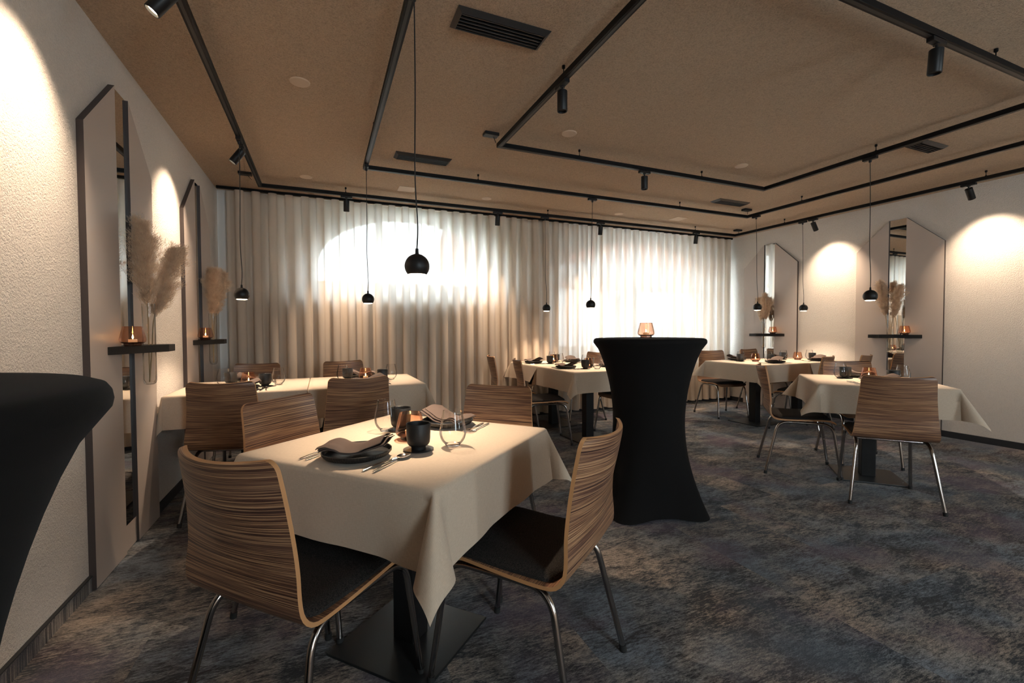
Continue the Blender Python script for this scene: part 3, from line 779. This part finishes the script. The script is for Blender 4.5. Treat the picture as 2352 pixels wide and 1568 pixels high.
    for y in (.100, -.095):
        bm = nb()
        tube(bm, [(-.186, y, zr-.004), (.186, y, zr-.004)], .0085, 10)
        obj('cross_bar', bm, M_chrome, r)
    return r
chair0 = make_chair()
R_ = math.radians
CH = [(-.037, 1.474, -47.4, 'zebrano plywood chair in the left foreground, its back turned to the camera'),
      (.634, 1.372, 38, 'zebrano plywood chair in the centre foreground, seen side-on at the nearest table'),
      (.008, 2.080, -133.5, 'zebrano chair on the far left side of the nearest table, its back facing left'),
      (.700, 2.088, 136.5, 'zebrano chair on the far right side of the nearest table, before the curtain'),
      (-.496, 3.373, -14, 'zebrano chair with its back to us at the back left table, beside the wall panel'),
      (.185, 3.325, 7, 'zebrano chair with its back to us at the second back left table'),
      (-.585, 4.461, 172.8, 'zebrano chair by the curtain behind the table beside the left wall'),
      (.254, 4.478, 195, 'zebrano chair by the curtain behind the second back left table'),
      (2.06, 4.85, -101, 'zebrano chair seen edge-on, farther of two on the left side of the centre back tables'),
      (2.09, 4.15, -104, 'zebrano chair seen edge-on, nearer of two on the left side of the centre back tables'),
      (3.085, 4.11, 90, 'zebrano chair mostly hidden behind the black bar table, its legs just showing'),
      (3.05, 5.03, 90, 'zebrano chair by the curtain just left of the black bar table top'),
      (4.93, 4.455, 166, 'zebrano chair by the curtain at the far right tables, just right of the bar table'),
      (5.80, 4.50, 184, 'zebrano chair by the far right wall panel, behind the far right table'),
      (5.02, 3.44, 17, 'zebrano chair seen edge-on at the near side of the far right tables'),
      (5.60, 3.385, 16, 'zebrano chair seen edge-on before the near right wall panel'),
      (3.607, 2.49, -135.5, 'zebrano chair seen side-on at the left of the right foreground table'),
      (3.555, 1.842, -48.9, 'zebrano chair at the right foreground, its broad back facing the camera'),
      (4.325, 2.44, 141, 'zebrano chair on the far side of the right foreground table, only its back top showing')]
for x, y, a, l in CH: place(chair0, (x, y, 0), R_(a), l, 'chair', 'zebrano dining chairs')

# ------------------------------------------------------------------ tables and cloths
def make_table(half):
    r = empty('dining_table')
    obj('tabletop', bbox(-half+.004, half-.004, -half+.004, half-.004, .718, .746, .004, 2), M_black, r, smooth=False)
    obj('column', bbox(-.045, .045, -.045, .045, .010, .718, .003, 2), M_black, r, smooth=False)
    obj('base_plate', bbox(-.21, .21, -.21, .21, .0005, .010, .002, 2), M_base, r, smooth=False)
    obj('top_bracket', bbox(-.16, .16, -.16, .16, .712, .7179, .001, 1), M_black, r, smooth=False)
    return r
tab0 = make_table(.4)
def cloth(half, hx, hy, ov, betas, seed, lim=(9, 9, 9, 9), swing=6, yaw=0):
    """square cloth draped over a table top (half extents hx, hy). betas: outward tilt of each corner flap (deg)"""
    random.seed(seed); bm = nb(); uvl = bm.loops.layers.uv.new('UVMap')
    rad = .012; zt = .7505; n = 26; m_ = 18
    def line(h):
        inner = [-h+2*h*i/n for i in range(n+1)]
        outr = [ov*(i/m_) for i in range(1, m_+1)]
        return [-h-o for o in outr[::-1]] + inner + [h+o for o in outr]
    X, Y = line(hx), line(hy)
    ph = [random.uniform(0, 6) for _ in range(8)]
    def hang(L_, tilt):
        # distance travelled outward and downward, with a small bend radius
        arc = rad*PI/2
        if L_ < arc: a = L_/rad; return rad*math.sin(a), rad*(1-math.cos(a))
        q = L_-arc; return rad+q*math.sin(tilt), rad+q*math.cos(tilt)
    def pos(u, v):
        cu, cv = max(-hx, min(hx, u)), max(-hy, min(hy, v)); du, dv = u-cu, v-cv
        if abs(du) < 1e-9 and abs(dv) < 1e-9: return Vector((u, v, zt))
        L_ = math.hypot(du, dv)
        if abs(du) > 1e-9 and abs(dv) > 1e-9:
            sx, sy_ = math.copysign(1, du), math.copysign(1, dv)
            ci = (0 if sx < 0 else 1)+(0 if sy_ < 0 else 2); be = R_(betas[ci])
            phi = math.atan2(abs(dv), abs(du)); t = phi/(PI/2)
            a0 = R_(7)
            bump_ = math.sin(PI*t)
            tilt = a0+(be-a0)*bump_**1.1
            az = phi*(1) ; az = lerp(0, PI/2, smooth(t))
            side = R_(swing)*math.sin(2*PI*t+.5*math.sin(ph[ci]))*bump_
            az += side*1.6
            az += R_(yaw if ci == 0 else 0)*bump_
            o_, d_ = hang(L_, tilt)
            o_ = max(0, o_)
            return Vector((cu+sx*o_*math.cos(az), cv+sy_*o_*math.sin(az), zt-d_))
        if abs(du) > 1e-9: e = cv/hy; s1 = math.copysign(1, du); k = 0 if du < 0 else 1; nv = Vector((s1, 0, 0))
        else: e = cu/hx; s1 = math.copysign(1, dv); k = 2 if dv < 0 else 3; nv = Vector((0, s1, 0))
        w = smooth((abs(e)-.55)/.45)
        wav = .035*math.sin(e*3.1+ph[k])+.028*math.sin(e*7.3+ph[k+4])
        tilt = lerp(R_(2.0)+max(-.03, wav), R_(7), w)
        o_, d_ = hang(L_, tilt)
        return Vector((cu, cv, zt-d_)) + nv*o_
    def clampd(p):
        # a wall or the neighbouring table stops the cloth from flaring out
        p.x = max(-hx-lim[0], min(hx+lim[1], p.x)); p.y = max(-hy-lim[2], min(hy+lim[3], p.y)); return p
    G = [[bm.verts.new(clampd(pos(u, v))) for v in Y] for u in X]
    for i in range(len(X)-1):
        for j in range(len(Y)-1):
            f = bm.faces.new((G[i][j], G[i+1][j], G[i+1][j+1], G[i][j+1]))
            for l, (a, b_) in zip(f.loops, ((X[i], Y[j]), (X[i+1], Y[j]), (X[i+1], Y[j+1]), (X[i], Y[j+1]))): l[uvl].uv = (a, b_)
    # stitched hem: a second thin strip folded inside
    return obj('tablecloth', bm, M_cloth, angle=75)
TB = [('T1', .293, 1.692, 41.8, .39, .39, .218, (40, 27, 26, 27), 'the nearest table'),
      ('T2a', -.512, 3.815, 0, .405, .40, .215, (11, 10, 12, 10), 'the left wall table'),
      ('T2b', .313, 3.815, 0, .405, .40, .21, (10, 28, 10, 30), 'the second back left table'),
      ('T3a', 2.59, 4.08, 0, .395, .39, .21, (36, 30, 38, 12), 'the nearer centre back table'),
      ('T3b', 2.59, 4.857, 0, .395, .37, .20, (28, 10, 32, 20), 'the farther centre back table'),
      ('T4a', 4.90, 3.935, 0, .395, .395, .21, (34, 12, 42, 12), 'the far right table, left half of the pair'),
      ('T4b', 5.668, 3.935, 0, .355, .395, .20, (24, 20, 10, 20), 'the far right table against the wall'),
      ('T5', 3.92, 2.15, -46.5, .39, .39,   .215, (43, 33, 40, 34), 'the right foreground table')]
TLAB = {'T1': 'square black pedestal table in the foreground, set diagonally', 'T2a': 'black pedestal table in the back left corner beside the wall, left of a joined pair',
        'T2b': 'black pedestal table in the back left, right one of a joined pair', 'T3a': 'black pedestal table in the centre back, nearer one of a joined pair',
        'T3b': 'black pedestal table by the curtain, farther one of the centre back pair', 'T4a': 'black pedestal table at the far right, left one of a joined pair',
        'T4b': 'black pedestal table against the right wall panels, right one of a joined pair', 'T5': 'square black pedestal table at the right, set diagonally'}
CENT = {}
LIM = {'T2a': (.030, .0055, 9, 9), 'T2b': (.0055, 9, 9, 9), 'T3a': (9, 9, 9, .0055), 'T3b': (9, 9, .0055, .03), 'T4a': (9, .0055, 9, 9), 'T4b': (.0055, .04, 9, 9)}
for k, x, y, a, hx, hy, ov, be, nm in TB:
    b_ = place(tab0, (x, y, 0), R_(a), TLAB[k], 'table', 'black pedestal dining tables')
    if k not in ('T1', 'T5'):
        for ch in b_.children:
            if ch.name.startswith('tabletop'): ch.scale = ((hx-.002)/.4, (hy-.002)/.4, 1)
            if ch.name.startswith('base_plate') and k in ('T3a', 'T3b', 'T4a', 'T4b'): ch.rotation_euler = (0, 0, R_(0))
    else:
        for ch in b_.children:
            if ch.name.startswith('tabletop'): ch.scale = (.39/.4, .39/.4, 1)
    c = cloth(0, hx, hy, ov, be, len(CENT)+20, LIM.get(k, (9, 9, 9, 9)), 8 if k == 'T1' else 5, -18 if k == 'T1' else 0); c.location = (x, y, 0); c.rotation_euler = (0, 0, R_(a))
    tag(c, 'beige linen tablecloth draped over ' + nm, 'tablecloth', 'beige tablecloths'); CENT[k] = (x, y, nm)

# ------------------------------------------------------------------ tableware prototypes
def lath(name, prof, m, parent=None, n=48, **kw): return obj(name, lathe(nb(), prof, n, **kw), m, parent)
plate0 = lath('plate', [(0, .004), (.060, .004), (.064, 0), (.070, 0), (.074, .004), (.098, .010), (.1065, .020), (.108, .0265), (.1065, .0275), (.1045, .0265), (.100, .014), (.090, .0095), (0, .0085)],
              M_ceramic, n=288, rib=.0009, ribn=72, ribz=(.006, .022))
cup0 = lath('cup', [(0, .003), (.020, .003), (.021, 0), (.024, 0), (.0245, .007), (.0255, .010), (.033, .014), (.0375, .021), (.0395, .035), (.041, .086), (.0400, .0875), (.0385, .086), (.037, .036), (.033, .020), (0, .016)], M_cup)
saucer0 = lath('saucer', [(0, 0), (.045, 0), (.0505, .0025), (.051, .0045), (.0495, .005), (.046, .0045), (.030, .0042), (0, .0042)], M_cup)
gl_ = empty('wine_glass')
def sm_prof(P, n=5): return [(max(0, p.x), p.z) for p in catmull([(a, 0, b_) for a, b_ in P], n)]
lath('glass_bowl', sm_prof([(.022, .006), (.031, .012), (.041, .026), (.0462, .044), (.0460, .062), (.0415, .088), (.0362, .112), (.0342, .1245)])+[(.0345, .1252), (.0340, .1257), (.0333, .1252), (.0334, .1243)], M_glass, gl_)
lath('glass_base', [(0, .0005), (.021, 0), (.0245, .002), (.026, .0055), (.0245, .009), (.015, .0108), (0, .0117)], M_glass, gl_)
def make_napkin():
    bm = nb(); TH = .0022
    for lay in range(3):
        g = []; nx, ny = 26, 8
        for i in range(nx+1):
            t = i/nx; x = lerp(-.100, .105, t)-.004*lay + .003*(lay == 1)
            z = .0275 + .008*lay*(.35+.65*t) + .014*math.cos(min(1, t/.34)*PI*.5)**1.0 - .007*math.sin(PI*min(1, max(0, (t-.25)/.5))) + .034*max(0, t-.62)**1.3*2.4 - .010*max(0, .14-t)*7
            row = []
            for j in range(ny+1):
                s_ = j/ny; y = lerp(-.060, .060, s_)*(1-.10*t*(lay*.6)) - .008*lay*t
                row.append(Vector((x, y, z+.004*math.sin(s_*5+lay+t*3)+.004*math.sin(s_*PI)+.003-.012*max(0, abs(2*s_-1)-.72)**1.0*(1-t*.8))))
            g.append(row)
        A = [[bm.verts.new(p) for p in r_] for r_ in g]; B_ = [[bm.verts.new(p-Vector((0, 0, TH))) for p in r_] for r_ in g]
        for i in range(nx):
            for j in range(ny):
                bm.faces.new((A[i][j], A[i+1][j], A[i+1][j+1], A[i][j+1])); bm.faces.new((B_[i][j], B_[i][j+1], B_[i+1][j+1], B_[i+1][j]))
            for j in (0, ny): bm.faces.new((A[i][j], B_[i][j], B_[i+1][j], A[i+1][j]))
        for i in (0, nx):
            for j in range(ny): bm.faces.new((A[i][j], A[i][j+1], B_[i][j+1], B_[i][j]))
        # rolled left fold joining the layers
    return obj('napkin', bm, M_nap, angle=60)
napkin0 = make_napkin()
def handle(bm, l0, l1, w0, w1, z=.0045, th=.003):
    vs = []
    n = 10
    rings = []
    for i in range(n+1):
        t = i/n; y = lerp(l0, l1, t); w = lerp(w0, w1, smooth(t)); zz = z + .0035*math.sin(PI*t)*.6
        rings.append([bm.verts.new((-w, y, zz)), bm.verts.new((-w*.5, y, zz+th*.5)), bm.verts.new((w*.5, y, zz+th*.5)), bm.verts.new((w, y, zz)), bm.verts.new((w*.5, y, zz-th*.5)), bm.verts.new((-w*.5, y, zz-th*.5))])
    for a, b_ in zip(rings, rings[1:]):
        for k in range(6): bm.faces.new((a[k], a[(k+1) % 6], b_[(k+1) % 6], b_[k]))
    bm.faces.new(rings[0]); bm.faces.new(rings[-1][::-1])
def plate_shape(bm, pts, zf, th=.0014):
    """flat outline with half width list [(y, w)]"""
    T_ = [[], []]
    for y, w in pts:
        z = zf(y)
        T_[0].append((bm.verts.new((-w, y, z+th)), bm.verts.new((0, y, z+th-(zf(-9) if False else 0))), bm.verts.new((w, y, z+th))))
        T_[1].append((bm.verts.new((-w, y, z)), bm.verts.new((0, y, z)), bm.verts.new((w, y, z))))
    for i in range(len(pts)-1):
        for k in range(2):
            bm.faces.new((T_[0][i][k], T_[0][i][k+1], T_[0][i+1][k+1], T_[0][i+1][k])); bm.faces.new((T_[1][i][k], T_[1][i+1][k], T_[1][i+1][k+1], T_[1][i][k+1]))
        bm.faces.new((T_[0][i][0], T_[0][i+1][0], T_[1][i+1][0], T_[1][i][0])); bm.faces.new((T_[0][i][2], T_[1][i][2], T_[1][i+1][2], T_[0][i+1][2]))
    for i in (0, -1):
        for k in range(2): bm.faces.new((T_[0][i][k], T_[0][i][k+1], T_[1][i][k+1], T_[1][i][k]))
def make_knife():
    bm = nb(); handle(bm, -.10, .02, .0042, .0036, .003); plate_shape(bm, [(.015, .004), (.03, .0075), (.06, .009), (.09, .0085), (.105, .005), (.11, .001)], lambda y: .0018)
    return obj('knife', bm, M_steel)
def make_fork():
    bm = nb(); handle(bm, -.095, .035, .0042, .0024, .003)
    zf = lambda y: .0022+.012*max(0, (y-.03))**.9*.6
    plate_shape(bm, [(.032, .0026), (.045, .006), (.055, .0105), (.062, .0115)], zf)
    for k in range(4):
        x = -.0092+k*.00613
        tube(bm, [(x, .060, zf(.06)+.0007), (x, .080, zf(.06)+.0012), (x, .100, zf(.06)+.005)], .0013, 6)
    return obj('fork', bm, M_steel)
def make_spoon():
    bm = nb(); handle(bm, -.095, .040, .0042, .0022, .003)
    G_ = []; 
    for i in range(13):
        t = i/12; y = lerp(.036, .092, t); w = .0195*math.sqrt(max(0.0, 1-(2*t-1)**2))*(.92+.1*t)+.0006; row = []
        for k in range(9):
            u = -1+k/4; dep = .0065*(1-u*u)*math.sin(PI*t)**.7
            row.append((u*w, y, .0088-dep))
        G_.append(row)
    A = [[bm.verts.new(p) for p in r_] for r_ in G_]; B_ = [[bm.verts.new((p[0], p[1], p[2]-.0012)) for p in r_] for r_ in G_]
    for i in range(12):
        for k in range(8): bm.faces.new((A[i][k], A[i][k+1], A[i+1][k+1], A[i+1][k])); bm.faces.new((B_[i][k], B_[i+1][k], B_[i+1][k+1], B_[i][k+1]))
        for k in (0, 8): bm.faces.new((A[i][k], A[i+1][k], B_[i+1][k], B_[i][k]))
    return obj('spoon', bm, M_steel)
knife0, fork0, spoon0 = make_knife(), make_fork(), make_spoon()
ZS = .7513
def setting(key, th, near, which, jit=0, cut=True):
    x, y, nm = CENT[key]; fd = Vector((-math.sin(th), math.cos(th), 0)); rt = Vector((math.cos(th), math.sin(th), 0)); c = Vector((x, y, 0))
    s = 1 if near else -1; rz = th if near else th+PI
    def P(a, b_, z=ZS): q = c+rt*a*s+fd*b_*s; return (q.x, q.y, z)
    T_ = '%s place of %s' % (which, nm)
    place(plate0, P(0, -.265), rz, 'black ribbed plate, ' + T_, 'plate', 'black plates')
    # napkin axis across the place
    place(napkin0, P(0, -.265, ZS+.0015), rz+R_(24 if near else -10)+jit, 'folded taupe napkin, ' + T_, 'napkin', 'taupe napkins')
    cu = (.125, -.11); gl = (.205, -.02) if near else (.165, -.07)
    place(saucer0, P(*cu), 0, 'black saucer, ' + T_, 'saucer', 'black saucers')
    place(cup0, P(cu[0], cu[1], ZS+.0048), 0, 'black cup, ' + T_, 'cup', 'black cups')
    place(gl_, P(*gl), 0, 'clear stemless glass, ' + T_, 'wine glass', 'stemless wine glasses')
    if cut:
        place(knife0, P(.122, -.268), rz+R_(-2), 'silver knife, ' + T_, 'knife', 'cutlery')
        place(spoon0, P(.146, -.272), rz+R_(6), 'silver spoon, ' + T_, 'spoon', 'cutlery')
        place(fork0, P(-.155, -.265), rz+R_(4), 'silver outer fork, ' + T_, 'fork', 'cutlery')
        place(fork0, P(-.130, -.262), rz+R_(4), 'silver inner fork, ' + T_, 'fork', 'cutlery')
for key, deg, n1, n2 in (('T1', -47.5, 'near', 'far'), ('T2a', 0, 'near', 'curtain-side'), ('T2b', 0, 'near', 'curtain-side'), ('T3a', -90, 'left', 'right'), ('T3b', -90, 'left', 'right'),
                         ('T4a', 0, 'near', 'curtain-side'), ('T4b', 0, 'near', 'curtain-side'), ('T5', -48, 'near', 'far')):
    setting(key, R_(deg), True, n1); setting(key, R_(deg), False, n2)
    x, y, nm = CENT[key]
    place(holder0, (x+.006, y, ZS), 1.1, 'amber tealight holder in the middle of ' + nm, 'candle holder', 'amber tealight holders')

# ------------------------------------------------------------------ bar tables under stretch covers
def bar_table(x, y, a0, label):
    r = empty('bar_table', (x, y, 0)); tag(r, label, 'bar table', 'bar tables in black stretch covers')
    bm = nb(); n = 96; rings = []
    def ring(fr, fz): rings.append([bm.verts.new((fr(2*PI*i/n)*math.cos(2*PI*i/n), fr(2*PI*i/n)*math.sin(2*PI*i/n), fz(2*PI*i/n))) for i in range(n)])
    star = lambda a: abs(math.cos(2*(a-a0)-0))**1 if False else max(0, math.cos(4*(a-a0))*.5+.5)
    for rr, zz in ((.08, 1.1), (.2, 1.1), (.30, 1.0998), (.335, 1.0985), (.347, 1.094), (.352, 1.086), (.3535, 1.076), (.352, 1.068)): ring(lambda a, rr=rr: rr, lambda a, zz=zz: zz)
    zs = 26
    for i in range(1, zs+1):
        t = i/zs; z = lerp(1.068, .0, t)
        def fr(a, t=t):
            k = star(a)**1.6
            # silhouettes of the round top, the waist and the pulled corners
            topr = .352-(.352-.226)*math.sin(min(1, t/.47)*PI/2)**.70
            if t <= .47: rc = rm = topr
            else:
                q = (t-.47)/.53; rc = .226+(.388-.226)*q**1.8; rm = .226+(.298-.226)*q**1.5-.015*math.sin(q*PI/2)
            return lerp(rm, rc, k)
        def fz(a, t=t, z=z):
            k = star(a)**1.3; hem = .020*(1-k)+.005; return z + hem*t**6
        ring(fr, fz)
    for A, B_ in zip(rings, rings[1:]):
        for i in range(n): bm.faces.new((A[i], A[(i+1) % n], B_[(i+1) % n], B_[i]))
    bm.faces.new(rings[0])
    obj('stretch_cover', bm, M_cover, r, angle=60)
    for k in range(4):
        a = a0+k*PI/2; bm = nb(); lathe(bm, [(0, .0), (.016, .0), (.018, .006), (.012, .02), (0, .022)], 16, cx=.363*math.cos(a), cy_=.363*math.sin(a)); obj('foot', bm, M_rubber, r)
    bm = nb(); tube(bm, [(0, 0, .05), (0, 0, 1.09)], .03, 16); obj('post', bm, M_black, r)
bar_table(1.96, 2.36, R_(27), 'tall bar table in a black stretch cover, standing in the middle of the room')
bar_table(-.578, .605, R_(50), 'bar table in a black stretch cover, cut off by the left photo edge')
place(holder0, (1.985, 2.415, 1.1003), .5, 'amber glass tealight holder standing on the tall black bar table', 'candle holder', 'amber tealight holders')
